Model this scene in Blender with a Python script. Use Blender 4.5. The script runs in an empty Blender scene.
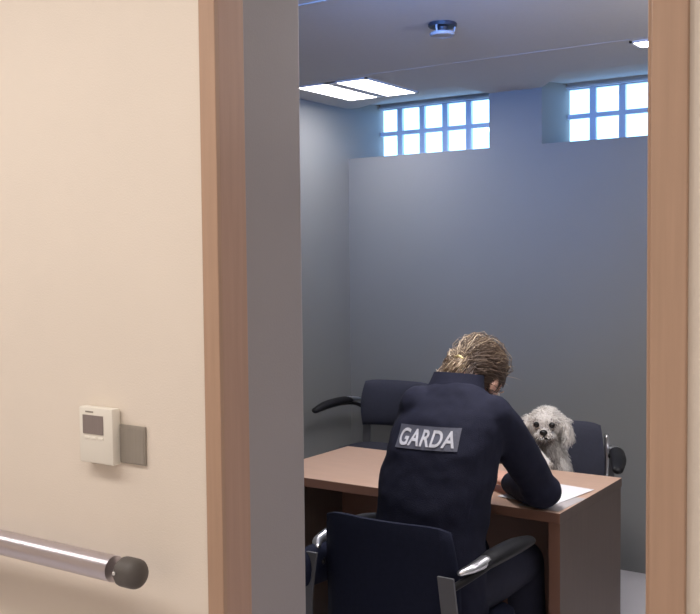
import bpy, bmesh, math, random
from mathutils import Vector, Matrix, noise
from mathutils.bvhtree import BVHTree

random.seed(7)
SC = bpy.context.scene
COL = SC.collection
V = Vector

# ------------------------------------------------------------------ colours / materials
def lin(c):
    return tuple((x / 12.92 if x <= .04045 else ((x + .055) / 1.055) ** 2.4) for x in [v / 255 for v in c])

def mat(name, rgb, rough=.6, metal=0, spec=.5, noise_scale=0, noise_amt=.08, bump=0, bump_scale=200,
        stretch=None, attr=None, sheen=0, emit=None, emit_s=0, coat=0):
    m = bpy.data.materials.new(name); m.use_nodes = True
    nt = m.node_tree; n = nt.nodes; l = nt.links
    b = n['Principled BSDF']
    c = (*lin(rgb), 1)
    b.inputs['Base Color'].default_value = c
    b.inputs['Roughness'].default_value = rough
    b.inputs['Metallic'].default_value = metal
    b.inputs['Specular IOR Level'].default_value = spec
    b.inputs['Coat Weight'].default_value = coat
    if sheen: b.inputs['Sheen Weight'].default_value = sheen
    if emit:
        b.inputs['Emission Color'].default_value = (*lin(emit), 1)
        b.inputs['Emission Strength'].default_value = emit_s
    tc = n.new('ShaderNodeTexCoord')
    if attr:
        a = n.new('ShaderNodeAttribute'); a.attribute_name = attr
        l.new(a.outputs['Color'], b.inputs['Base Color'])
    elif noise_scale:
        mp = n.new('ShaderNodeMapping'); l.new(tc.outputs['Object'], mp.inputs['Vector'])
        if stretch: mp.inputs['Scale'].default_value = stretch
        tx = n.new('ShaderNodeTexNoise'); tx.inputs['Scale'].default_value = noise_scale
        tx.inputs['Detail'].default_value = 6
        l.new(mp.outputs[0], tx.inputs['Vector'])
        mx = n.new('ShaderNodeMix'); mx.data_type = 'RGBA'
        mx.inputs[6].default_value = (*[v * (1 - noise_amt) for v in c[:3]], 1)
        mx.inputs[7].default_value = (*[min(1, v * (1 + noise_amt)) for v in c[:3]], 1)
        l.new(tx.outputs['Fac'], mx.inputs[0]); l.new(mx.outputs[2], b.inputs['Base Color'])
    if bump:
        t2 = n.new('ShaderNodeTexNoise'); t2.inputs['Scale'].default_value = bump_scale
        t2.inputs['Detail'].default_value = 4
        l.new(tc.outputs['Object'], t2.inputs['Vector'])
        bp = n.new('ShaderNodeBump'); bp.inputs['Strength'].default_value = bump; bp.inputs['Distance'].default_value = .004
        l.new(t2.outputs['Fac'], bp.inputs['Height']); l.new(bp.outputs[0], b.inputs['Normal'])
    return m

M = {}
M['cream'] = mat('cream_wall_paint', (232, 222, 210), .8, noise_scale=3, noise_amt=.03, bump=.15, bump_scale=260)
M['grey'] = mat('grey_wall_paint', (136, 137, 137), .85, noise_scale=3, noise_amt=.04, bump=.15, bump_scale=260)
M['reveal'] = mat('grey_reveal_paint', (158, 153, 154), .8, noise_scale=4, noise_amt=.04, bump=.1, bump_scale=260)
M['ceil'] = mat('ceiling_tile', (186, 184, 186), .9, noise_scale=60, noise_amt=.05, bump=.2, bump_scale=300)
M['floor'] = mat('pale_floor', (205, 202, 206), .6, noise_scale=8, noise_amt=.05)
M['wood'] = mat('tan_wood', (180, 149, 127), .55, noise_scale=14, noise_amt=.14, stretch=(6, 6, .25))
M['wooddk'] = mat('brown_wood', (182, 150, 132), .55, noise_scale=14, noise_amt=.14, stretch=(6, 6, .25))
M['gasket'] = mat('dark_gasket', (70, 50, 42), .7)  # dark brown stands in for shadow in the stop groove
M['desktop'] = mat('desk_laminate', (206, 172, 150), .38, noise_scale=10, noise_amt=.1, stretch=(1, 8, 8))
M['deskedge'] = mat('desk_edge', (126, 90, 74), .5)
M['deskpanel'] = mat('desk_panel', (106, 92, 84), .5, noise_scale=10, noise_amt=.12, stretch=(6, 6, .5))
M['navy'] = mat('navy_jacket_cloth', (35, 37, 54), .85, noise_scale=40, noise_amt=.25, bump=.35, bump_scale=350, sheen=.0, spec=.2)
M['trouser'] = mat('navy_trouser_cloth', (32, 34, 52), .9, noise_scale=40, noise_amt=.2, bump=.3, bump_scale=350)
M['patch'] = mat('reflective_patch', (92, 94, 108), .5, noise_scale=120, noise_amt=.35)
M['letter'] = mat('reflective_letters', (205, 206, 214), .45, noise_scale=150, noise_amt=.25, emit=(205, 206, 214), emit_s=.0)
M['skin'] = mat('skin', (222, 172, 150), .5, noise_scale=30, noise_amt=.06)
M['boot'] = mat('black_leather', (22, 22, 24), .4)
M['chairblue'] = mat('navy_chair_fabric', (25, 29, 48), .8, noise_scale=80, noise_amt=.2, bump=.3, bump_scale=400, spec=.2)
M['chairgrey'] = mat('slate_chair_fabric', (59, 61, 76), .85, noise_scale=80, noise_amt=.15, bump=.3, bump_scale=400)
M['black'] = mat('black_plastic', (22, 22, 26), .5, spec=.35)
M['bargrey'] = mat('grey_steel_bar', (98, 98, 102), .5, metal=.1)
M['chrome'] = mat('chrome', (235, 235, 238), .28, metal=1)
M['steel'] = mat('polished_rail', (205, 200, 208), .33, metal=1)
M['capgrey'] = mat('dark_grey_plastic', (88, 84, 82), .55)
M['white'] = mat('white_plastic', (236, 232, 222), .45)
M['lcd'] = mat('lcd', (138, 127, 124), .6, noise_scale=60, noise_amt=.12, stretch=(6, 1, .2))
M['plate'] = mat('brushed_plate', (150, 143, 134), .5, noise_scale=30, noise_amt=.1, stretch=(6, 1, .3))
M['paper'] = mat('paper', (240, 238, 240), .8)
M['paper2'] = mat('grey_paper', (188, 182, 182), .8)  # grey holds the shade the arm casts on this sheet
M['winframe'] = mat('window_frame_paint', (190, 205, 225), .5)  # bluish tint carries the window glare over the bars
M['fur'] = mat('dog_fur', (230, 224, 216), .9, attr='Col')
M['hair'] = mat('blonde_hair', (150, 125, 95), .5, attr='Col')
M['dogbody'] = mat('dog_skin', (222, 216, 210), .9)
M['dark'] = mat('dark_wet', (16, 14, 15), .25)
M['eyewhite'] = mat('eye_white', (235, 230, 225), .3)
M['lip'] = mat('lips', (176, 104, 96), .5)
M['clip'] = mat('gold_clip', (236, 216, 160), .3, metal=.6)
M['lens'] = mat('light_lens', (255, 255, 255), .5, emit=(255, 250, 250), emit_s=16)
M['lightframe'] = mat('light_frame', (215, 216, 222), .5)
M['smoke'] = mat('detector_white', (160, 158, 162), .5)
M['smokedk'] = mat('detector_dark', (50, 48, 56), .5)

g = bpy.data.materials.new('window_glass'); g.use_nodes = True
nt = g.node_tree; nt.nodes.clear()
o_ = nt.nodes.new('ShaderNodeOutputMaterial'); mx = nt.nodes.new('ShaderNodeMixShader')
tr = nt.nodes.new('ShaderNodeBsdfTransparent'); gl = nt.nodes.new('ShaderNodeBsdfGlossy')
gl.inputs['Roughness'].default_value = .05; mx.inputs[0].default_value = .05
nt.links.new(tr.outputs[0], mx.inputs[1]); nt.links.new(gl.outputs[0], mx.inputs[2]); nt.links.new(mx.outputs[0], o_.inputs[0])
M['glass'] = g

# ------------------------------------------------------------------ mesh helpers
def box(bm, x0, x1, y0, y1, z0, z1, bev=0):
    b = bmesh.new()
    bmesh.ops.create_cube(b, size=1)
    for v in b.verts:
        v.co = V(((x0 + x1) / 2 + v.co.x * (x1 - x0), (y0 + y1) / 2 + v.co.y * (y1 - y0), (z0 + z1) / 2 + v.co.z * (z1 - z0)))
    if bev: bmesh.ops.bevel(b, geom=b.edges[:] , offset=bev, segments=2, affect='EDGES', profile=.5)
    join(bm, b)

def join(bm, b, mtx=None):
    me = bpy.data.meshes.new('t'); b.to_mesh(me); b.free()
    if mtx: me.transform(mtx)
    bm.from_mesh(me); bpy.data.meshes.remove(me)

def loft(bm, rings, cap=True):
    """rings: list of lists of points, same count"""
    vs = [[bm.verts.new(p) for p in r] for r in rings]
    n = len(vs[0])
    for a, b in zip(vs, vs[1:]):
        for i in range(n):
            bm.faces.new((a[i], a[(i + 1) % n], b[(i + 1) % n], b[i]))
    if cap:
        bm.faces.new(list(reversed(vs[0]))); bm.faces.new(vs[-1])

def catmull(pts, k):
    out = []
    P = [pts[0]] + list(pts) + [pts[-1]]
    for i in range(1, len(P) - 2):
        for j in range(k):
            t = j / k
            a, b, c, d = P[i - 1], P[i], P[i + 1], P[i + 2]
            out.append(tuple(.5 * ((2 * b[q]) + (-a[q] + c[q]) * t + (2 * a[q] - 5 * b[q] + 4 * c[q] - d[q]) * t * t + (-a[q] + 3 * b[q] - 3 * c[q] + d[q]) * t ** 3) for q in range(len(b))))
    out.append(tuple(pts[-1]))
    return out

def tube(bm, pts, rad, n=12, flat=None, k=6, smooth=True, round_ends=True, up=V((0, 0, 1))):
    """pts: xyz list; rad: radius or list; flat=(a,b): section scale sideways / along 'up'"""
    if not isinstance(rad, (list, tuple)): rad = [rad] * len(pts)
    P = [(*p, r) for p, r in zip(pts, rad)]
    if smooth and len(P) > 2: P = catmull(P, k)
    C = [V(p[:3]) for p in P]; R = [p[3] for p in P]
    if round_ends:
        d0 = (C[0] - C[1]).normalized(); d1 = (C[-1] - C[-2]).normalized()
        hc, hr, tc, tr_ = [], [], [], []
        for a in (80, 55, 28):
            a = math.radians(a)
            hc.append(C[0] + d0 * R[0] * math.sin(a)); hr.append(R[0] * math.cos(a))
            tc.insert(0, C[-1] + d1 * R[-1] * math.sin(a)); tr_.insert(0, R[-1] * math.cos(a))
        C = hc + C + tc; R = hr + R + tr_
    rings = []; prev = None
    for i, c in enumerate(C):
        t = (C[min(i + 1, len(C) - 1)] - C[max(i - 1, 0)]).normalized()
        if prev is None:
            s = t.cross(up)
            if s.length < 1e-3: s = t.cross(V((0, 1, 0)))
            s.normalize()
        else:
            s = (prev - t * prev.dot(t)).normalized()
        prev = s
        u = s.cross(t).normalized()
        fa, fb = flat or (1, 1)
        rings.append([c + (s * math.cos(q) * fa + u * math.sin(q) * fb) * R[i] for q in [2 * math.pi * j / n for j in range(n)]])
    loft(bm, rings)

def ell(bm, c, r, rot=None, seg=20, rings=14):
    b = bmesh.new(); bmesh.ops.create_uvsphere(b, u_segments=seg, v_segments=rings, radius=1)
    m = Matrix.Translation(V(c)) @ (rot.to_4x4() if rot else Matrix.Identity(4)) @ Matrix.Diagonal((*r, 1))
    join(bm, b, m)

def cyl(bm, c, r, h, seg=28, axis='Z', r2=None, bev=0):
    b = bmesh.new(); bmesh.ops.create_cone(b, cap_ends=True, segments=seg, radius1=r, radius2=r if r2 is None else r2, depth=h)
    if bev:
        bmesh.ops.bevel(b, geom=[e for e in b.edges if len(e.link_faces) == 2 and any(len(f.verts) > 4 for f in e.link_faces)], offset=bev, segments=2, affect='EDGES')
    rot = {'Z': Matrix.Identity(4), 'X': Matrix.Rotation(math.pi / 2, 4, 'Y'), 'Y': Matrix.Rotation(math.pi / 2, 4, 'X')}[axis]
    join(bm, b, Matrix.Translation(V(c)) @ rot)

def obj(name, bm, m, parent=None, smooth=True, angle=40):
    bmesh.ops.recalc_face_normals(bm, faces=bm.faces[:])
    me = bpy.data.meshes.new(name); bm.to_mesh(me); bm.free()
    return objme(name, me, m, parent, smooth, angle)

def objme(name, me, m, parent=None, smooth=True, angle=40):
    for k in (m if isinstance(m, list) else [m]): me.materials.append(k)
    if smooth:
        me.shade_smooth()
        if angle < 180: me.set_sharp_from_angle(angle=math.radians(angle))
    o = bpy.data.objects.new(name, me); COL.objects.link(o)
    if parent is not None: o.parent = parent
    return o

def thing(name, label, cat, loc=(0, 0, 0), rz=0, group=None):
    o = bpy.data.objects.new(name, None); COL.objects.link(o); o.empty_display_size = .1
    o.location = loc; o.rotation_euler = (0, 0, rz)
    return tag(o, label, cat, group)

def tag(o, label, cat, group=None):
    o['label'] = label; o['category'] = cat
    if group: o['group'] = group
    return o

def struct(name, bm, m, parent=None, smooth=False):
    o = obj(name, bm, m, parent, smooth)
    o['kind'] = 'structure'
    return o

def copy_tree(o, parent=None):
    c = o.copy(); COL.objects.link(c)
    if parent is not None: c.parent = parent
    for ch in [x for x in o.children]: copy_tree(ch, c)
    return c

def fuse(bm, voxel=.008, it=6, fac=.5):
    """union the overlapping closed shapes of bm into one continuous surface"""
    bmesh.ops.recalc_face_normals(bm, faces=bm.faces[:])
    me = bpy.data.meshes.new('tmp'); bm.to_mesh(me); bm.free()
    o = bpy.data.objects.new('tmp', me); COL.objects.link(o)
    r = o.modifiers.new('r', 'REMESH'); r.mode = 'VOXEL'; r.voxel_size = voxel
    s = o.modifiers.new('s', 'SMOOTH'); s.iterations = it; s.factor = fac
    dg = bpy.context.evaluated_depsgraph_get()
    out = bpy.data.meshes.new_from_object(o.evaluated_get(dg))
    bpy.data.objects.remove(o); bpy.data.meshes.remove(me)
    return out

def bvh_of(me):
    return BVHTree.FromPolygons([v.co.copy() for v in me.vertices], [tuple(p.vertices) for p in me.polygons])

# ------------------------------------------------------------------ camera
PSI, PIT, ROLL, F = .588974, .0473133, -.00994479, 985.395
fw = V((-math.sin(PSI) * math.cos(PIT), math.cos(PSI) * math.cos(PIT), -math.sin(PIT)))
rt = V((math.cos(PSI), math.sin(PSI), 0)); up = rt.cross(fw)
c_, s_ = math.cos(ROLL), math.sin(ROLL)
R_, U_ = rt * c_ + up * s_, -rt * s_ + up * c_
cam = bpy.data.cameras.new('camera'); co = bpy.data.objects.new('camera', cam); COL.objects.link(co)
co.matrix_world = Matrix(((R_.x, U_.x, -fw.x, 0), (R_.y, U_.y, -fw.y, -1.45), (R_.z, U_.z, -fw.z, 1.55), (0, 0, 0, 1)))
cam.sensor_fit = 'HORIZONTAL'; cam.sensor_width = 36; cam.lens = F / 700 * 36; cam.clip_start = .05
SC.camera = co

# ------------------------------------------------------------------ setting
XL, XR, YB, H, T = -3.18, .9, 3.31, 2.42, .262
OL, OR, OH = -1.265, -.434, 2.3            # door opening
YW = 3.66                                  # window plane
ZT = 2.75
YO = YW + .04

def two_tone(o, pick):
    for p in o.data.polygons: p.material_index = pick(p)

bm = bmesh.new()
box(bm, -5.5, OL - .0015, 0, T, 0, ZT, .004); box(bm, OR + .0015, 3.0, 0, T, 0, ZT, .004); box(bm, OL - .0015, OR + .0015, 0, T, OH, ZT)
o = struct('wall_front', bm, [M['cream'], M['reveal'], M['grey']])
two_tone(o, lambda p: 0 if p.normal.y < -.6 else (2 if p.normal.y > .6 else 1))
bm = bmesh.new(); box(bm, XL - .15, XL, T, YO, 0, ZT); struct('wall_left', bm, M['grey'])
bm = bmesh.new(); box(bm, XR, XR + .15, T, YO, 0, ZT); struct('wall_right', bm, M['grey'])
W1 = (XL, -2.287); W2 = (-1.993, -1.06); ZS, ZH = 2.135, 2.478
bm = bmesh.new()
box(bm, XL, XR, YB, YO, 0, ZS)
for a, b in ((W1[1], W2[0]), (W2[1], XR)): box(bm, a, b, YB, YO, ZS, ZT)
for a, b in (W1, W2): box(bm, a, b, YB + .02, YO, ZH + .04, ZT)
struct('wall_back', bm, M['grey'])
bm = bmesh.new(); box(bm, -5.5, 3, -2.7, YO, -.1, 0); struct('floor', bm, M['floor'])
# suspended ceiling, cut back and sloped up in front of the windows
bm = bmesh.new()
Y0 = 3.005
h1 = [(-2.55, Y0), (-2.33, Y0), (W1[1], YB), (-3.10, YB)]
h2 = [(-1.765, Y0), (-1.10, Y0), (W2[1], YB), (W2[0], YB)]
def slab(poly):
    lo = [V((x, y, H)) for x, y in poly]; hi = [V((x, y, H + .012)) for x, y in poly]
    loft(bm, [lo, hi])
slab([(XL, T), (XR, T), (XR, Y0), (XL, Y0)])
slab([(XL, Y0), h1[0], h1[3], (XL, YB)]); slab([h1[1], h2[0], h2[3], h1[2]]); slab([h2[1], (XR, Y0), (XR, YB), h2[2]])
# left strip over the first recess

for hd, (wa, wb) in ((h1, W1), (h2, W2)):
    sl = (ZH + .01 - H) / (YW - Y0); zb = H + sl * (YB - Y0)
    P = lambda x, y, z: bm.verts.new((x, y, z))
    a, b = P(*hd[0], H), P(*hd[1], H); c, d = P(hd[2][0], YB, zb), P(hd[3][0], YB, zb)
    bm.faces.new((a, b, c, d))
    e, f = P(wb, YW, ZH + .01), P(wa, YW, ZH + .01); c2, d2 = P(wb, YB, zb), P(wa, YB, zb)
    bm.faces.new((d2, c2, e, f))
    bm.faces.new((P(*hd[0], H), P(hd[3][0], YB, H), P(hd[3][0], YB, zb)))
    bm.faces.new((P(*hd[1], H), P(hd[2][0], YB, H), P(hd[2][0], YB, zb)))
struct('ceiling', bm, M['ceil'])
bm = bmesh.new(); box(bm, XL - .15, XR + .15, 0, YO, ZT, ZT + .1); struct('ceiling_slab', bm, M['ceil'])
bm = bmesh.new(); box(bm, XL, XR, 2.482, 2.496, H - .0012, H + .002); box(bm, XL, XR, 1.282, 1.296, H - .003, H + .002)
struct('trim_1', bm, M['ceil'])
# corridor
bm = bmesh.new(); box(bm, -5.5, 3, -2.8, -2.7, 0, ZT); struct('wall_corridor', bm, M['cream'])
bm = bmesh.new(); box(bm, -5.6, -5.5, -2.7, T, 0, ZT); struct('wall_corridor_end', bm, M['cream'])
bm = bmesh.new(); box(bm, 3, 3.1, -2.7, T, 0, ZT); struct('wall_corridor_far_end', bm, M['cream'])
bm = bmesh.new(); box(bm, -5.5, 3, -2.7, 0, ZT - .1, ZT); struct('ceiling_corridor', bm, M['ceil'])
# door casing and lining
bm = bmesh.new(); box(bm, -1.306, OL, -.012, .0, 0, OH + .04, .002); struct('trim_2', bm, M['wood'])
bm = bmesh.new(); box(bm, OR, -.382, -.012, .0, 0, OH + .04, .002); struct('trim_3', bm, M['wood'])
bm = bmesh.new(); box(bm, OL, OR, -.012, .0, OH, OH + .04, .002); struct('trim_4', bm, M['wood'])
bm = bmesh.new(); box(bm, -1.30, OL, -.002, .075, 0, OH, .002); struct('trim_5', bm, M['wooddk'])
bm = bmesh.new(); box(bm, OR, -.40, -.002, .12, 0, OH, .002); struct('trim_6', bm, M['wood'])
bm = bmesh.new(); box(bm, -.470, -.446, .088, .12, 0, OH, .003); struct('trim_7', bm, M['wood'])
bm = bmesh.new(); box(bm, -.446, OR, .094, .12, 0, OH); struct('trim_8', bm, M['gasket'])  # dark strip in place of the shaded groove beside the stop
# baseboards
bm = bmesh.new(); box(bm, XL, XL + .012, T, YB, 0, .004); struct('baseboard_left', bm, M['grey'])

def window(n, x0, x1, cols, pitch):
    fr = bmesh.new(); gp = bmesh.new()
    y0, y1 = YW, YW + .025
    zb, z1, z2, zt = 2.166, 2.297, 2.321, 2.452
    bw = .034
    box(fr, x0, x1, y0, y1, ZS, zb); box(fr, x0, x1, y0, y1, zt, ZH + .03); box(fr, x0, x1, y0 + .001, y1 - .001, z1, z2)
    box(fr, x0, x1, y0 - .018, y0 - .0005, zt + .006, zt + .018)
    for i in range(1, cols + 1):
        a = x0 + i * pitch - bw; b = min(a + bw, x1)
        if b > a: box(fr, a, b, y0 + .0005, y1 - .0005, zb, zt)
    if x0 + cols * pitch < x1: box(fr, x0 + cols * pitch, x1, y0, y1, zb, zt)
    o = struct('window_%d' % n, fr, M['winframe'])
    box(gp, x0, x1, y0 + .010, y0 + .014, ZS, ZH)
    p = obj('window_pane', gp, M['glass'], o, False)
    return o
window(1, W1[0], W1[1], 6, .1525)
window(2, W2[0], W2[1], 6, .1585)

# ------------------------------------------------------------------ desk
DX0, DX1, DY0, DY1, DZ = -2.415, -1.184, 1.525, 2.137, .73
t = thing('desk', 'brown laminate desk with solid end panels between officer and dog', 'desk', ((DX0 + DX1) / 2, (DY0 + DY1) / 2, 0))
hx, hy = (DX1 - DX0) / 2, (DY1 - DY0) / 2
bm = bmesh.new(); box(bm, -hx, hx, -hy, hy, DZ - .034, DZ, .002)
o = obj('tabletop', bm, [M['desktop'], M['deskedge'], M['deskpanel']], t, False); two_tone(o, lambda p: 0 if p.normal.z > .8 else (2 if abs(p.normal.x) > .8 else 1))
for s in (-1, 1):
    bm = bmesh.new(); a = s * (hx - .002); b = s * (hx - .042)
    box(bm, min(a, b), max(a, b), -hy + .006, hy - .006, 0, DZ - .034, .002)
    o = obj('side_panel', bm, [M['deskpanel'], M['deskedge']], t, False); two_tone(o, lambda p: 1 if p.normal.y < -.8 else 0)
bm = bmesh.new(); box(bm, -hx + .042, hx - .042, hy - .11, hy - .09, .04, DZ - .034); obj('modesty_panel', bm, M['deskedge'], t, False)

def sheet(name, c, rz, m, label, w=.21, h=.297, z=DZ + .001, curl=.0):
    bm = bmesh.new()
    n = 10
    g = [[bm.verts.new((-w / 2 + w * i / n, -h / 2 + h * j / n, curl * max(0, (i / n - .6)) ** 2 * max(0, j / n - .4))) for j in range(n + 1)] for i in range(n + 1)]
    for i in range(n):
        for j in range(n): bm.faces.new((g[i][j], g[i + 1][j], g[i + 1][j + 1], g[i][j + 1]))
    ex = bmesh.ops.extrude_face_region(bm, geom=bm.faces[:])
    for v in ex['geom']:
        if isinstance(v, bmesh.types.BMVert): v.co.z -= .0008
    o = obj(name, bm, m); o.location = (c[0], c[1], z); o.rotation_euler = (0, 0, rz)
    return tag(o, label, 'paper')
sheet('paper_sheet', (-1.325, 1.755), math.radians(-8), M['paper'], 'white sheet of paper lying on the desk under the officer\'s forearm', z=DZ + .0035, curl=.0)
sheet('paper_sheet', (-1.264, 1.655), math.radians(-4), M['paper2'], 'smaller greyish sheet at the desk corner, partly under the white sheet', w=.148, h=.21, z=DZ + .0012)

# ------------------------------------------------------------------ chairs
def chair_parts(t, fabric, dz=0, panel=False):
    # seat
    bm = bmesh.new()
    rings = []
    for z, k in ((.405, .86), (.415, .97), (.45, 1), (.468, .98), (.478, .86)):
        rings.append([V((.235 * k * sgnp(math.cos(q), .45), .01 + .23 * k * sgnp(math.sin(q), .45), z + dz)) for q in [2 * math.pi * i / 40 for i in range(40)]])
    loft(bm, rings); obj('seat', bm, fabric, t)
    # backrest: curved padded panel, rounded top
    bm = bmesh.new()
    nx, nz = 14, 12
    def P(i, j, side):
        u = -1 + 2 * i / nx; w = j / nz
        hw = .214 + .008 * math.sin(w * math.pi) - .010 * w ** 4
        z = .44 + .375 * w - (.006 + .008 * w) * abs(u) ** 7
        edge = max(abs(u) ** 8, abs(2 * w - 1) ** 8)
        th = .03 * (1 - .75 * edge)
        y = -.235 + .035 * u * u - .02 * w + .015 * math.sin(w * 3.1) + (th if side else -th * .8)
        return V((u * hw, y, z + dz))
    F_ = [[bm.verts.new(P(i, j, 1)) for j in range(nz + 1)] for i in range(nx + 1)]
    B_ = [[bm.verts.new(P(i, j, 0)) for j in range(nz + 1)] for i in range(nx + 1)]
    for i in range(nx):
        for j in range(nz):
            bm.faces.new((F_[i][j], F_[i][j + 1], F_[i + 1][j + 1], F_[i + 1][j])); bm.faces.new((B_[i][j], B_[i + 1][j], B_[i + 1][j + 1], B_[i][j + 1]))
    for j in range(nz):
        for i in (0, nx): bm.faces.new((F_[i][j], F_[i][j + 1], B_[i][j + 1], B_[i][j]))
    for i in range(nx):
        for j in (0, nz): bm.faces.new((F_[i][j], F_[i + 1][j], B_[i + 1][j], B_[i][j]))
    obj('backrest', bm, fabric, t, angle=70)
    for s in (-1, 1):
        # flat grey upright beside the backrest
        bm = bmesh.new()
        rr = []
        for x, y, z, w_ in ((.150, -.17, .40, .02), (.215, -.262, .415, .022), (.246, -.280, .46, .024), (.242, -.284, .56, .024), (.232, -.284, .64, .024), (.224, -.282, .698, .024)):
            rr.append([V((s * x + a * w_, y + b * .004, z + dz)) for a, b in ((-1, -1), (1, -1), (1, 1), (-1, 1))])
        loft(bm, rr)
        obj('upright', bm, M['bargrey'], t)
        # arm tube
        bm = bmesh.new(); tube(bm, [(s * .222, -.225, .655 + dz), (s * .258, -.18, .682 + dz), (s * .268, -.06, .694 + dz), (s * .268, .10, .694 + dz)], .0105, n=10)
        obj('arm_tube', bm, M['black'], t)
        bm = bmesh.new(); tube(bm, [(s * .266, -.135, .705 + dz), (s * .268, -.07, .708 + dz), (s * .268, .07, .704 + dz), (s * .260, .185, .690 + dz)], [.026, .031, .031, .022], n=14, flat=(1, .72))
        a = obj('armrest', bm, M['black'], t)
        bm = bmesh.new(); tube(bm, [(s * .240, -.225, .698 + dz), (s * .258, -.195, .705 + dz), (s * .266, -.130, .709 + dz)], [.011, .017, .023], n=12, flat=(1, .75))
        obj('chrome_joint', bm, M['chrome'], a)
        if panel and s == -1:
            bm = bmesh.new(); tube(bm, [(s * .246, -.262, .645 + dz), (s * .264, -.05, .63 + dz), (s * .258, .12, .61 + dz)], [.058, .062, .05], n=18, flat=(.55, 1.05))
            obj('arm_panel', bm, fabric, t)
    bm = bmesh.new(); cyl(bm, (0, 0, .25 + dz / 2), .024, .33 + dz); cyl(bm, (0, 0, .39 + dz), .10, .03, bev=.006); obj('gas_column', bm, M['black'], t)
    bm = bmesh.new(); cyl(bm, (0, 0, .10), .04, .07, bev=.01)
    for k in range(5):
        a = 2 * math.pi * k / 5 + .3
        tube(bm, [(0, 0, .11), (math.cos(a) * .15, math.sin(a) * .15, .10), (math.cos(a) * .275, math.sin(a) * .275, .075)], [.026, .022, .016], n=8, flat=(1, .7))
    obj('star_base', bm, M['black'], t)
    for k in range(5):
        a = 2 * math.pi * k / 5 + .3
        bm = bmesh.new()
        for q in (-.012, .012):
            b = bmesh.new(); bmesh.ops.create_cone(b, cap_ends=True, segments=18, radius1=.027, radius2=.027, depth=.016)
            join(bm, b, Matrix.Translation((math.cos(a) * .275, math.sin(a) * .275, .027)) @ Matrix.Rotation(a, 4, 'Z') @ Matrix.Translation((0, q, 0)) @ Matrix.Rotation(math.pi / 2, 4, 'X'))
        cyl(bm, (math.cos(a) * .275, math.sin(a) * .275, .05), .007, .04, 10)
        obj('caster', bm, M['black'], t)

def sgnp(v, p): return math.copysign(abs(v) ** p, v)

tc = thing('office_chair', 'navy upholstered swivel chair the officer is sitting on', 'chair', (-1.463, 1.135, 0), 0, 'swivel chairs at the desk')
chair_parts(tc, M['chairblue'], 0, True)
td = thing('office_chair', 'slate blue swivel chair the white dog is sitting on', 'chair', (-1.592, 2.465, 0), math.pi + math.radians(21), 'swivel chairs at the desk')
chair_parts(td, M['chairgrey'], .012)
te = copy_tree(td); te.location = (-2.745, 2.90, 0); te.rotation_euler = (0, 0, math.pi)
te['label'] = 'unoccupied slate blue swivel chair in the far corner beyond the desk'
a = [c for c in td.children if c.name.startswith('armrest')][0]
bm = bmesh.new(); tube(bm, [(-.228, -.205, .60), (-.230, -.208, .68), (-.229, -.212, .765)], .010, n=10); obj('chrome_post', bm, M['chrome'], a)
# that chair is wound up higher on its gas column
for ch in list(te.children):
    if not ch.name.startswith(('caster', 'star_base')): ch.location.z += .065
    if ch.name.startswith('backrest'):        # and its back pad is shorter
        ch.scale.z = .66; ch.location.z += .827 * .34

# ------------------------------------------------------------------ officer
per = thing('person', 'police officer in navy jacket seated at the desk writing, back turned', 'person', (-1.45, 1.14, 0))
OFF = V((-1.45, 1.14, 0))
def L(p): return V(p) - OFF
SHL, SHR = V((-1.532, 1.20, 1.092)), V((-1.272, 1.245, 1.078))
ELL, ELR = V((-1.675, 1.47, .80)), V((-1.258, 1.545, .793))
WRL, WRR = V((-1.555, 1.70, .768)), V((-1.425, 1.675, .772))
HC = V((-1.412, 1.395, 1.155))
HR = Matrix.Rotation(math.radians(-12), 3, 'Z') @ Matrix.Rotation(math.radians(-46), 3, 'X')
def hd(p): return HC + HR @ V(p)

def oval(c, hw, hd_, tilt=0, n=28, p=.8):
    c = V(c); out = []
    for i in range(n):
        q = 2 * math.pi * i / n
        v = V((hw * sgnp(math.cos(q), p), hd_ * sgnp(math.sin(q), p), 0))
        v = Matrix.Rotation(tilt, 3, 'X') @ v
        out.append(c + v)
    return out

def limb(bm, pts, rad, **k): tube(bm, [V(p) - OFF for p in pts], rad, n=16, **k)

def finger(bm, pts, r): tube(bm, [L(p) for p in pts], [r, r * .95, r * .88, r * .75][:len(pts)], n=10, k=4)

# body: one continuous surface
bm = bmesh.new()
rings = [(( -1.45, 1.14, .50), .16, .11, 0), ((-1.45, 1.13, .62), .14, .10, -.05), ((-1.44, 1.15, .80), .14, .10, -.1), ((-1.425, 1.185, .96), .15, .10, -.15), ((-1.41, 1.225, 1.07), .15, .08, -.25), ((-1.408, 1.262, 1.13), .06, .055, -.4)]
loft(bm, [[q - OFF for q in oval(*r)] for r in rings])
limb(bm, [(-1.406, 1.262, 1.10), (-1.408, 1.31, 1.165), hd((0, -.01, -.05))], [.052, .050, .052])
ell(bm, L(hd((0, -.012, .02))), (.074, .094, .096), HR)
ell(bm, L(hd((0, .028, -.045))), (.060, .066, .066), HR)
ell(bm, L(hd((0, .048, -.092))), (.032, .034, .028), HR)      # chin
tube(bm, [L(hd((0, .079, .018))), L(hd((0, .098, -.012))), L(hd((0, .103, -.03)))], [.009, .012, .014], n=10)
for s in (-1, 1):
    ell(bm, L(hd((s * .076, -.006, -.012))), (.010, .020, .032), HR @ Matrix.Rotation(s * .3, 3, 'Z'))
    ell(bm, L(hd((s * .040, .060, -.028))), (.022, .022, .022), HR)
    ell(bm, L(hd((s * .012, .094, -.033))), (.009, .010, .008), HR)
limb(bm, [SHL, ELL], [.046, .038]); limb(bm, [SHR, ELR], [.046, .038])
limb(bm, [ELL, WRL], [.037, .025]); limb(bm, [ELR, WRR], [.037, .025])
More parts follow.
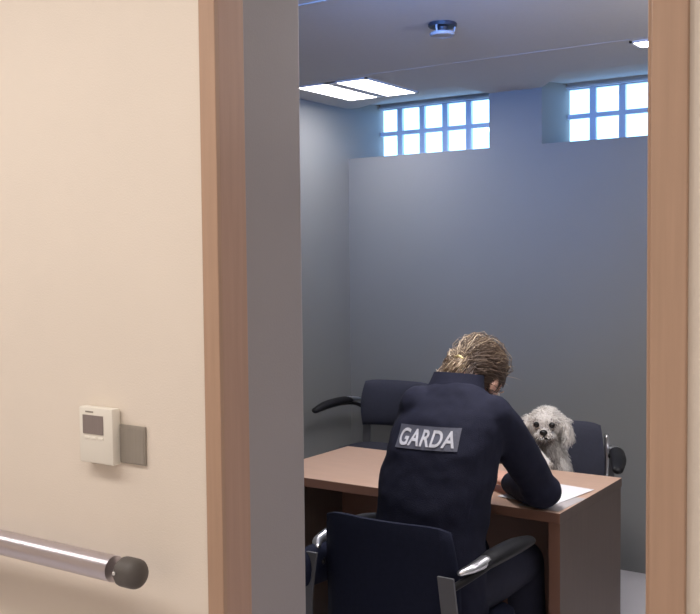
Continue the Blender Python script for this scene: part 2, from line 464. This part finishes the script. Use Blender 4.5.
for (w, e, s) in ((WRR, ELR, 1), (WRL, ELL, -1)):
    d = (w - e); d.z = 0; d.normalize()
    side = V((-d.y, d.x, 0))                     # left of travel
    kn = w + d * .085
    tube(bm, [L(w), L(w + d * .04), L(kn)], [.024, .032, .034], n=16, flat=(1.12, .5))
    grip = kn + d * .03 - side * (.006 * s) + V((0, 0, -.018))
    lens = (.066, .074, .068, .054)
    for i in range(4):
        off = (1.5 - i) * .0185 * (-s)
        base = kn + side * off - d * .006
        ln = lens[i]
        a = base + d * ln * .45 + V((0, 0, .006)); b = a + d * ln * .32 + V((0, 0, -.016)); c = b + d * ln * .06 + V((0, 0, -.012))
        finger(bm, [base, a, b, c], .0088)
    tb = w + d * .03 - side * (-s) * -.024
    tb = w + d * .03 + side * (-s) * .026
    finger(bm, [tb, tb + d * .030 + side * (-s) * .016 + V((0, 0, -.004)), tb + d * .062 + side * (-s) * .010 + V((0, 0, -.010))], .0105)
bodyme = fuse(bm, .0045, 4)
body = objme('body', bodyme, M['skin'], per, True, 180)
for s in (-1, 1):
    bm = bmesh.new(); ell(bm, L(hd((s * .031, .071, .012))), (.0125, .0115, .0115), HR); e = obj('eye', bm, M['eyewhite'], per, angle=180)
    bm = bmesh.new(); ell(bm, L(hd((s * .031, .0770, .011))), (.006, .004, .006), HR); obj('iris', bm, M['dark'], e, angle=180)
    bm = bmesh.new(); tube(bm, [L(hd((s * .014, .090, .030))), L(hd((s * .034, .088, .036))), L(hd((s * .050, .074, .030)))], [.003, .0035, .002], n=8, flat=(1, .6)); obj('eyebrow', bm, M['wooddk'], per)
bm = bmesh.new(); tube(bm, [L(hd((-.023, .084, -.064))), L(hd((0, .094, -.060))), L(hd((.023, .084, -.064)))], [.003, .006, .003], n=8); obj('lips', bm, M['lip'], per)

# jacket
bm = bmesh.new()
rings = [((-1.45, 1.145, .475), .180, .14, 0), ((-1.45, 1.14, .60), .176, .142, -.03), ((-1.447, 1.14, .72), .170, .14, -.07), ((-1.438, 1.155, .84), .172, .14, -.1), ((-1.425, 1.185, .96), .176, .138, -.16), ((-1.413, 1.215, 1.04), .172, .122, -.22), ((-1.408, 1.24, 1.095), .150, .098, -.3), ((-1.406, 1.258, 1.13), .108, .080, -.38), ((-1.405, 1.275, 1.15), .080, .066, -.45)]
loft(bm, [[q - OFF for q in oval(*r)] for r in rings])
limb(bm, [SHL + V((.02, 0, .0)), SHL * .62 + ELL * .38 + V((-.012, 0, 0)), ELL], [.066, .064, .056])
limb(bm, [SHR + V((-.015, 0, .0)), SHR * .62 + ELR * .38 + V((.0, .0, .0)), SHR * .25 + ELR * .75 + V((.0, .0, .0)), ELR], [.064, .062, .060, .064])
limb(bm, [ELL, ELL * .5 + WRL * .5, WRL * .92 + ELL * .08], [.056, .050, .038])
limb(bm, [ELR, ELR * .5 + WRR * .5, WRR * .93 + ELR * .07], [.063, .057, .042])
jme = fuse(bm, .0075, 7)
for v in jme.vertices:
    p = v.co
    w = noise.noise(V((p.x * 6, p.y * 6, p.z * 14))) * .008 + noise.noise(V((p.x * 15, p.y * 15, p.z * 24))) * .0022 + noise.noise(p * 30) * .002
    v.co = p + v.normal * w
# keep sleeves off the desk top
for v in jme.vertices:
    wp = v.co + OFF
    if DY0 - .03 < wp.y and wp.z < DZ + .003 and wp.x > DX0: v.co.z = DZ + .003
jk = objme('jacket', jme, M['navy'], per, True, 180)
# collar
bm = bmesh.new()
n = 36; rr = []
for k, (zz, a, b, th) in enumerate(((1.100, .118, .086, 0), (1.135, .098, .080, 0), (1.165, .086, .076, 0), (1.192, .080, .072, 0), (1.190, .074, .066, 0), (1.135, .088, .070, 0), (1.100, .106, .076, 0))):
    cy = 1.262 + (zz - 1.135) * .55
    rr.append([L((-1.424 + a * math.cos(q), cy + b * math.sin(q), zz + .012 * math.sin(q) * -1)) for q in [2 * math.pi * i / n for i in range(n)]])
rr.append(rr[0])
loft(bm, rr, cap=False)
bmesh.ops.remove_doubles(bm, verts=bm.verts[:], dist=1e-5)
obj('collar', bm, M['navy'], jk, angle=60)

# reflective GARDA panel on the back of the jacket
bv = bvh_of(jme)
PC = V((-1.420, 0, 1.024)); PW, PH, TILT = .206, .064, math.radians(1.0)
def onback(u, w, off):
    x = PC.x + u * math.cos(TILT) - w * math.sin(TILT); z = PC.z + u * math.sin(TILT) + w * math.cos(TILT)
    hit, nrm, _, _ = bv.ray_cast(V((x, .2, z)) - OFF, V((0, 1, 0)))
    if hit is None: hit, nrm = V((x, 1.06, z)) - OFF, V((0, -1, 0))
    return hit + V((0, -off, 0))
bm = bmesh.new(); nu, nw = 40, 14
gv = [[bm.verts.new(onback(-PW / 2 + PW * i / nu, -PH / 2 + PH * j / nw, .0035)) for j in range(nw + 1)] for i in range(nu + 1)]
for i in range(nu):
    for j in range(nw): bm.faces.new((gv[i][j], gv[i + 1][j], gv[i + 1][j + 1], gv[i][j + 1]))
obj('back_panel', bm, M['patch'], jk, angle=180)
cu = bpy.data.curves.new('txt', 'FONT'); cu.body = 'GARDA'; cu.size = .1; cu.offset = .0022; cu.shear = .08; cu.space_character = 1.06
to = bpy.data.objects.new('txt', cu); COL.objects.link(to)
tm = bpy.data.meshes.new_from_object(to.evaluated_get(bpy.context.evaluated_depsgraph_get()))
bpy.data.objects.remove(to)
xs = [v.co.x for v in tm.vertices]; ys = [v.co.y for v in tm.vertices]
bm = bmesh.new(); bm.from_mesh(tm); bpy.data.meshes.remove(tm)
for it in range(5):
    le = [e for e in bm.edges if e.calc_length() > .012]
    if not le: break
    bmesh.ops.subdivide_edges(bm, edges=le, cuts=1); bmesh.ops.triangulate(bm, faces=bm.faces[:])
LW, LH = .186, .047
for v in bm.verts:
    u = ((v.co.x - min(xs)) / (max(xs) - min(xs)) - .5) * LW; w = ((v.co.y - min(ys)) / (max(ys) - min(ys)) - .5) * LH
    v.co = onback(u, w, .006)
obj('lettering', bm, M['letter'], jk, angle=180)

# trousers, boots
bm = bmesh.new()
ell(bm, L((-1.45, 1.15, .545)), (.18, .14, .085))
LEGS = []
for s in (-1, 1):
    hip, knee, ank = V((-1.45 + s * .09, 1.17, .545)), V((-1.44 + s * .10, 1.60, .535)), V((-1.44 + s * .11, 1.66, .10))
    limb(bm, [hip, hip * .5 + knee * .5, knee], [.088, .082, .066]); limb(bm, [knee, knee * .5 + ank * .5 + V((0, -.015, 0)), ank], [.066, .062, .05])
    LEGS.append(ank)
tme = fuse(bm, .009, 6)
objme('trousers', tme, M['trouser'], per, True, 180)
for a in LEGS:
    bm = bmesh.new()
    tube(bm, [L(a + V((0, 0, .06))), L(a + V((0, 0, 0)))], [.048, .046], n=16)
    tube(bm, [L((a.x, a.y - .035, .045)), L((a.x, a.y + .08, .045)), L((a.x, a.y + .175, .038))], [.040, .045, .036], n=16, flat=(1, .8))
    objme('boot', fuse(bm, .006, 3), M['boot'], per, True, 180)

# ---- hair of the officer
def strands(bm, cl, paths):
    """paths: (points, radius, colour)"""
    for pts, r, c in paths:
        n = len(pts); prev = None
        for i in range(n):
            t_ = (pts[min(i + 1, n - 1)] - pts[max(i - 1, 0)])
            t_ = t_.normalized() if t_.length > 1e-9 else V((0, 0, 1))
            s = t_.cross(V((.3, .2, 1))).normalized(); u = s.cross(t_)
            k = r * (1 - .75 * (i / (n - 1)) ** 2)
            ring = [bm.verts.new(pts[i] + (s * math.cos(q) + u * math.sin(q)) * k) for q in (0, 2.094, 4.189)]
            for v in ring: v[cl] = (*lin(c), 1)
            if prev:
                for j in range(3): bm.faces.new((prev[j], prev[(j + 1) % 3], ring[(j + 1) % 3], ring[j]))
            prev = ring
def mixc(a, b, t): return tuple(a[i] + (b[i] - a[i]) * t for i in range(3))

bm = bmesh.new(); cl = bm.verts.layers.float_color.new('Col')
HX = lambda p: L(hd(p))
# scalp shell following the skull, open at the face
b = bmesh.new(); bmesh.ops.create_uvsphere(b, u_segments=40, v_segments=28, radius=1)
for v in b.verts: v.co = V((v.co.x * .079, v.co.y * .104 - .012, v.co.z * .106 + .02))
bmesh.ops.delete(b, geom=[v for v in b.verts if (v.co.y > .055 and v.co.z < .075) or (v.co.z < -.045 and v.co.y > -.03) or v.co.z < -.088 or (v.co.y > .02 and v.co.z < .01)], context='VERTS')
me = bpy.data.meshes.new('t'); b.to_mesh(me); b.free()
nb = len(bm.verts)
tmpv = [bm.verts.new(HX(v.co)) for v in me.vertices]
for v in tmpv:
    v[cl] = (*lin(mixc((64, 50, 46), (98, 78, 62), random.random())), 1)
for p in me.polygons: bm.faces.new([tmpv[i] for i in p.vertices])
bpy.data.meshes.remove(me)
KNOT = V((.006, -.106, -.022))          # where the hair is gathered, local head coordinates
paths = []
for i in range(1500):
    th = random.uniform(-math.pi, math.pi); ph = random.uniform(-.75, 1.45)
    d = V((math.cos(ph) * math.cos(th), math.cos(ph) * math.sin(th), math.sin(ph)))
    if d.y > .45 and d.z < .55: continue
    if d.z < -.35 and d.y > -.2: continue
    a = V((d.x * .079, d.y * .104 - .012, d.z * .106 + .02)); pts = []
    k = V((KNOT.x + random.gauss(0, .012), KNOT.y + .006, KNOT.z + random.gauss(0, .012)))
    lift = random.uniform(.003, .012) * (2.0 if random.random() < .2 else 1)
    for j in range(7):
        t_ = j / 6 * random.uniform(.97, 1.0)
        m_ = a.lerp(k, t_) - V((0, -.012, .02))
        # push onto the shell
        q = V((m_.x / .079, m_.y / .104, m_.z / .106)); ln = max(q.length, .001)
        m2 = V((q.x / ln * .079, q.y / ln * .104, q.z / ln * .106)) * (1 + lift / .09 * (.4 + math.sin(t_ * 3.1)))
        wob = V((random.gauss(0, .002), random.gauss(0, .002), random.gauss(0, .002)))
        pts.append(HX(m2 + V((0, -.012, .02)) + wob))
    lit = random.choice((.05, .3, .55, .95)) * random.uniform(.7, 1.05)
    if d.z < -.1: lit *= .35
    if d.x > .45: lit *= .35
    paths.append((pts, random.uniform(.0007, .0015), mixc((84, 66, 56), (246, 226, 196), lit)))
# twisted knot with loose loops
for i in range(420):
    a0 = random.uniform(0, 2 * math.pi); rr_ = random.uniform(.012, .031); pts = []
    cx = KNOT + V((random.gauss(-.012, .012), -random.uniform(.0, .024), random.gauss(-.012, .014)))
    ax = random.uniform(.6, 1.3)
    for j in range(8):
        q = a0 + j * .42
        pts.append(HX(cx + V((rr_ * math.cos(q) * ax, -.010 * math.sin(q * 1.3) - .002, rr_ * math.sin(q)))))
    lit = random.random()
    paths.append((pts, random.uniform(.0009, .0017), mixc((92, 70, 56), (246, 226, 194), lit)))
# nape wisps and flyaways
for i in range(800):
    a = V((random.uniform(-.062, .058), -.098 + random.uniform(-.012, .012), random.uniform(-.045, .0))); pts = []
    e = V((a.x * 1.05 + random.gauss(0, .012), -.086 - random.uniform(-.012, .016), -.100 - random.uniform(0, .034)))
    for j in range(5): pts.append(HX(a.lerp(e, j / 4) + V((random.gauss(0, .002), -.008 * math.sin(j / 4 * 3.1), 0))))
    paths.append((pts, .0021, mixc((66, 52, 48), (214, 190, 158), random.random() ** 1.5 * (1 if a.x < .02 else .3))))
for i in range(70):
    th = random.uniform(-math.pi, math.pi); ph = random.uniform(.2, 1.4)
    d = V((math.cos(ph) * math.cos(th), math.cos(ph) * math.sin(th), math.sin(ph)))
    a = V((d.x * .079, d.y * .104 - .012, d.z * .106 + .02)); f = a + d * random.uniform(.014, .030) + V((random.gauss(0, .012), random.gauss(0, .012), 0))
    paths.append(([HX(a), HX(a.lerp(f, .5) + V((.003, 0, .002))), HX(f)], .0007, (190, 166, 136)))
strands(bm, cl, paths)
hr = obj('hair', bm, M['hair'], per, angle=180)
bm = bmesh.new(); tube(bm, [HX(KNOT + V((-.012, -.030, .008))), HX(KNOT + V((.004, -.034, .010))), HX(KNOT + V((.020, -.030, .006)))], [.004, .005, .004], n=8)
obj('hair_clip', bm, M['clip'], hr)

# ------------------------------------------------------------------ dog
DB = V((-1.63, 2.43, .49)); DSH = V((.030, .012, 0))
dog = thing('dog', 'fluffy white dog sitting upright on a chair facing the officer', 'dog', DB + DSH)
def D(p): return V(p) - DB
DH = V((-1.606, 2.345, .860))
DR = Matrix.Rotation(math.radians(17), 3, 'Z')
def dh(p): return DH + DR @ V(p)                       # local: face points to -y
bm = bmesh.new()
ell(bm, D((-1.635, 2.49, .565)), (.098, .115, .082))      # rump on the seat
tube(bm, [D((-1.635, 2.47, .58)), D((-1.630, 2.42, .68)), D((-1.624, 2.39, .77)), D((-1.618, 2.375, .835))], [.098, .092, .072, .056], n=20)
ell(bm, D(dh((0, .012, .012))), (.068, .072, .064), DR)
ell(bm, D(dh((0, -.062, -.024))), (.036, .044, .030), DR)  # muzzle
ell(bm, D(dh((0, -.055, -.044))), (.028, .036, .018), DR)  # lower jaw
ell(bm, D(dh((0, -.05, .018))), (.048, .03, .034), DR)     # brow
for s in (-1, 1):
    tube(bm, [D(dh((s * .052, .012, .038))), D(dh((s * .082, .004, .008))), D(dh((s * .090, -.002, -.040))), D(dh((s * .082, -.004, -.066)))], [.018, .022, .024, .014], n=12, flat=(1, .6))
    # haunch and hind foot
    ell(bm, D((-1.635 + s * .085, 2.46, .555)), (.045, .085, .062))
    tube(bm, [D((-1.635 + s * .095, 2.43, .52)), D((-1.635 + s * .09, 2.36, .512)), D((-1.635 + s * .088, 2.315, .510))], [.028, .023, .022], n=12)
# left foreleg straight down to the seat
tube(bm, [D((-1.572, 2.395, .68)), D((-1.570, 2.345, .60)), D((-1.572, 2.322, .53)), D((-1.574, 2.312, .512))], [.042, .030, .024, .024], n=12)
ell(bm, D((-1.574, 2.296, .508)), (.023, .032, .018))
# right foreleg lifted onto the edge of the desk
tube(bm, [D((-1.685, 2.395, .70)), D((-1.680, 2.31, .770)), D((-1.615, 2.215, .782)), D((-1.530, 2.120, .762))], [.042, .032, .026, .023], n=12)
ell(bm, D((-1.515, 2.105, .758)), (.026, .032, .018), Matrix.Rotation(.4, 3, 'Z'))
# tail
tube(bm, [D((-1.60, 2.575, .54)), D((-1.53, 2.59, .53)), D((-1.475, 2.55, .535))], [.026, .026, .018], n=12)
dme = fuse(bm, .006, 5)
dbody = objme('body', dme, M['dogbody'], dog, True, 180)
eyes = [D(dh((s * .031, -.079, .016))) for s in (-1, 1)]
nose = D(dh((0, -.104, -.012)))
for e in eyes:
    bm = bmesh.new(); ell(bm, e, (.0125, .010, .0120)); obj('eye', bm, M['dark'], dog, angle=180)
bm = bmesh.new(); ell(bm, nose, (.0165, .011, .0125), DR); ell(bm, nose + V((0, .004, -.012)), (.005, .006, .012), DR); objme('nose', fuse(bm, .002, 2), M['dark'], dog, True, 180)
bm = bmesh.new(); tube(bm, [D(dh((-.024, -.094, -.041))), D(dh((0, -.101, -.033))), D(dh((.024, -.094, -.041)))], [.003, .004, .003], n=8); obj('mouth', bm, M['dark'], dog)
# coat
bm = bmesh.new(); cl = bm.verts.layers.float_color.new('Col')
dme.calc_loop_triangles()
tris = [(t_, t_.area) for t_ in dme.loop_triangles]
cum = []; acc = 0
for t_, a in tris: acc += a; cum.append(acc)
import bisect
paths = []
for i in range(17000):
    t_ = tris[min(bisect.bisect(cum, random.random() * acc), len(tris) - 1)][0]
    r1, r2 = random.random(), random.random()
    if r1 + r2 > 1: r1, r2 = 1 - r1, 1 - r2
    A, B, C = (dme.vertices[k].co for k in t_.vertices)
    p = A + (B - A) * r1 + (C - A) * r2; nn = t_.normal.copy()
    de = min((p - e).length for e in eyes); dn = (p - nose).length
    if de < .017 or dn < .018: continue
    hl = D(DH); rel = p - hl
    onhead = rel.length < .13
    ln = random.uniform(.012, .024)
    flow = V((0, 0, -1))
    if onhead:
        if rel.z > .02: flow = V((rel.x * 12, .5, -.1)); ln = random.uniform(.008, .016)
        if rel.y < -.045: ln = random.uniform(.008, .016); flow = V((rel.x * 14, -.2, -.7))
        if abs(rel.x) > .07: ln = random.uniform(.018, .032)
        if de < .034: ln *= .5
    d = (nn * .55 + flow * .95 + V((random.gauss(0, .22), random.gauss(0, .22), random.gauss(0, .22)))).normalized()
    wp = p + DB
    if wp.z < .515 and d.z < 0: d.z = .1
    curl = V((random.gauss(0, .3), random.gauss(0, .3), -.45))
    q1 = p + d * ln * .5; q2 = p + (d + curl * .6).normalized() * ln
    t2 = random.random()
    c = mixc((228, 222, 216), (255, 252, 247), t2)
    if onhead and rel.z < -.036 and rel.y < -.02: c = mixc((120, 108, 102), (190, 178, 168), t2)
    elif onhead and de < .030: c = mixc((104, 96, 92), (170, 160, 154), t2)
    elif not onhead and rel.y < .02 and wp.z > .66 and wp.y > 2.24: c = mixc((132, 124, 120), (206, 198, 192), t2)  # chest strands coloured darker for the shade below the head
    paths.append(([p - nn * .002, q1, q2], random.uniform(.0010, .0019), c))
strands(bm, cl, paths)
# keep the coat from passing through the desk
for v in bm.verts:
    w = v.co + DB + DSH
    if w.y < DY1 + .004 and w.z < DZ + .004: v.co.z = DZ + .004 - DB.z
obj('fur', bm, M['fur'], dog, angle=180)

# ------------------------------------------------------------------ ceiling fittings
def troffer(x0, x1, y0, y1, label):
    cx, cy = (x0 + x1) / 2, (y0 + y1) / 2
    t = thing('ceiling_light', label, 'ceiling light', (cx, cy, H), 0, 'recessed ceiling lights')
    w, h = (x1 - x0) / 2, (y1 - y0) / 2
    bm = bmesh.new()
    box(bm, -w, w, -h, -h + .012, -.008, 0); box(bm, -w, w, h - .012, h, -.008, 0)
    box(bm, -w, -w + .012, -h, h, -.008, 0); box(bm, w - .012, w, -h, h, -.008, 0); box(bm, -.032, .032, -h, h, -.007, 0)
    obj('frame', bm, M['lightframe'], t, False)
    for s in (-1, 1):
        bm = bmesh.new(); a, b = s * .032, s * (w - .012); box(bm, min(a, b), max(a, b), -h + .012, h - .012, -.006, -.001)
        obj('lens', bm, M['lens'], t, False)
    return t
troffer(-2.985, -2.555, 2.535, 3.035, 'recessed twin panel ceiling light over the left wall corner')
troffer(-1.285, -.485, 2.515, 2.645, 'recessed ceiling light cut off by the right door frame')
t = thing('smoke_detector', 'round smoke detector with dark top and pale ring on the ceiling', 'smoke detector', (-1.752, 1.805, H))
bm = bmesh.new(); cyl(bm, (0, 0, -.007), .053, .014, 36, bev=.003); obj('base', bm, M['smokedk'], t)
bm = bmesh.new(); cyl(bm, (0, 0, -.028), .012, .030, 24, r2=.020); obj('sensor_stem', bm, M['smokedk'], t)
bm = bmesh.new(); tube(bm, [(.040 * math.cos(q), .040 * math.sin(q), -.040) for q in [2 * math.pi * k / 32 for k in range(33)]], .0075, n=10, smooth=False, round_ends=False); cyl(bm, (0, 0, -.043), .036, .004, 32); obj('cap_ring', bm, M['smoke'], t)
for k in range(3):
    a = k * 2.094 + .5
    bm = bmesh.new(); tube(bm, [(math.cos(a) * .046, math.sin(a) * .046, -.010), (math.cos(a) * .042, math.sin(a) * .042, -.038)], .0035, n=8); obj('rib', bm, M['smoke'], t)

# ------------------------------------------------------------------ corridor wall fittings
t = thing('handrail', 'polished metal handrail with dark end cap on the cream wall', 'handrail', (-1.455, 0, .93))
bm = bmesh.new(); cyl(bm, (-1.54, -.08, 0), .0268, 3.0, 40, 'X'); obj('rail', bm, M['steel'], t)
bm = bmesh.new()
cyl(bm, (.004, -.08, 0), .0305, .044, 36, 'X', bev=.004)
ell(bm, (.020, -.08, 0), (.020, .0305, .0305))
o = objme('end_cap', fuse(bm, .004, 3), M['capgrey'], t, True, 60)
bm = bmesh.new(); ell(bm, (-.010, -.1105, .004), (.004, .003, .004)); obj('screw', bm, M['chrome'], o)
for x in (-1.3, -2.4):
    bm = bmesh.new(); tube(bm, [(x, -.08, 0), (x, -.04, -.004), (x, 0, -.006)], .009, n=10); cyl(bm, (x, -.003, -.006), .022, .006, 24, 'Y'); obj('bracket', bm, M['steel'], t)

t = thing('thermostat', 'white wall thermostat with grey display above the handrail', 'thermostat', (-1.602, 0, 1.184))
bm = bmesh.new(); box(bm, -.051, .051, -.027, -.004, -.0595, .0595, .003); o = obj('housing', bm, M['white'], t)
bm = bmesh.new(); box(bm, -.046, .046, -.006, 0, -.054, .054); obj('back_plate', bm, M['white'], t, False)
bm = bmesh.new(); box(bm, -.038, .024, -.0285, -.026, .003, .043); obj('display', bm, M['lcd'], t, False)
bm = bmesh.new(); box(bm, -.030, -.006, -.0278, -.0265, .0485, .0515); obj('label_strip', bm, M['plate'], t, False)
for k in range(3):
    bm = bmesh.new(); box(bm, -.034 + k * .022, -.020 + k * .022, -.0283, -.026, -.009, -.003, .0008); obj('button', bm, M['white'], t)
t = thing('switch_plate', 'flat grey metal plate on the wall right beside the thermostat', 'switch plate', (-1.517, 0, 1.169))
bm = bmesh.new(); box(bm, -.039, .039, -.006, 0, -.0405, .0405, .0015); p = obj('plate', bm, M['plate'], t)
bm = bmesh.new(); box(bm, -.036, .035, -.0068, -.0055, -.037, .034); obj('inset', bm, M['plate'], p, False)

# ------------------------------------------------------------------ light
w = bpy.data.worlds.new('sky'); SC.world = w; w.use_nodes = True
w.node_tree.nodes['Background'].inputs[0].default_value = (.36, .64, 1.0, 1)
w.node_tree.nodes['Background'].inputs[1].default_value = 4.0

def area(name, loc, size, rot, power, color, portal=False):
    l = bpy.data.lights.new(name, 'AREA'); l.shape = 'RECTANGLE'; l.size, l.size_y = size; l.energy = power; l.color = color
    if portal: l.cycles.is_portal = True
    o = bpy.data.objects.new(name, l); COL.objects.link(o); o.location = loc; o.rotation_euler = rot
    return o
for a, b in (W1, W2):
    area('sky_portal', ((a + b) / 2, YO + .02, (ZS + ZH) / 2), (b - a, ZH - ZS + .1), (math.radians(-90), 0, 0), 1, (1, 1, 1), True)
# corridor luminaires on its ceiling
area('corridor_lamp', (-2.9, -1.0, ZT - .11), (4.6, .35), (0, 0, 0), 50, (1, .92, .85))
area('corridor_lamp', (.6, -1.5, ZT - .11), (1.2, .5), (0, 0, 0), 20, (1, .91, .83))
# room luminaire nearer the door, above the frame of view
area('room_lamp', (-1.3, 1.2, H - .012), (.5, .5), (0, 0, 0), 28, (1, .95, .93))
area('room_uplight', (.3, 1.5, 1.7), (.8, .8), (math.radians(180), 0, 0), 34, (1, .96, .97))  # added unseen lamp brightening the ceiling, not a fitting of the room
ww = area('window_wash', (-1.2, .5, 2.30), (.9, .2), (math.radians(90), 0, math.radians(22)), 7, (.12, .34, 1)); ww.data.spread = math.radians(60)  # added unseen blue lamp imitating the glare around the windows

SC.view_settings.view_transform = 'Standard'
SC.view_settings.look = 'None'
SC.cycles.use_denoising = True
SC.cycles.max_bounces = 8
SC.cycles.sample_clamp_indirect = 6
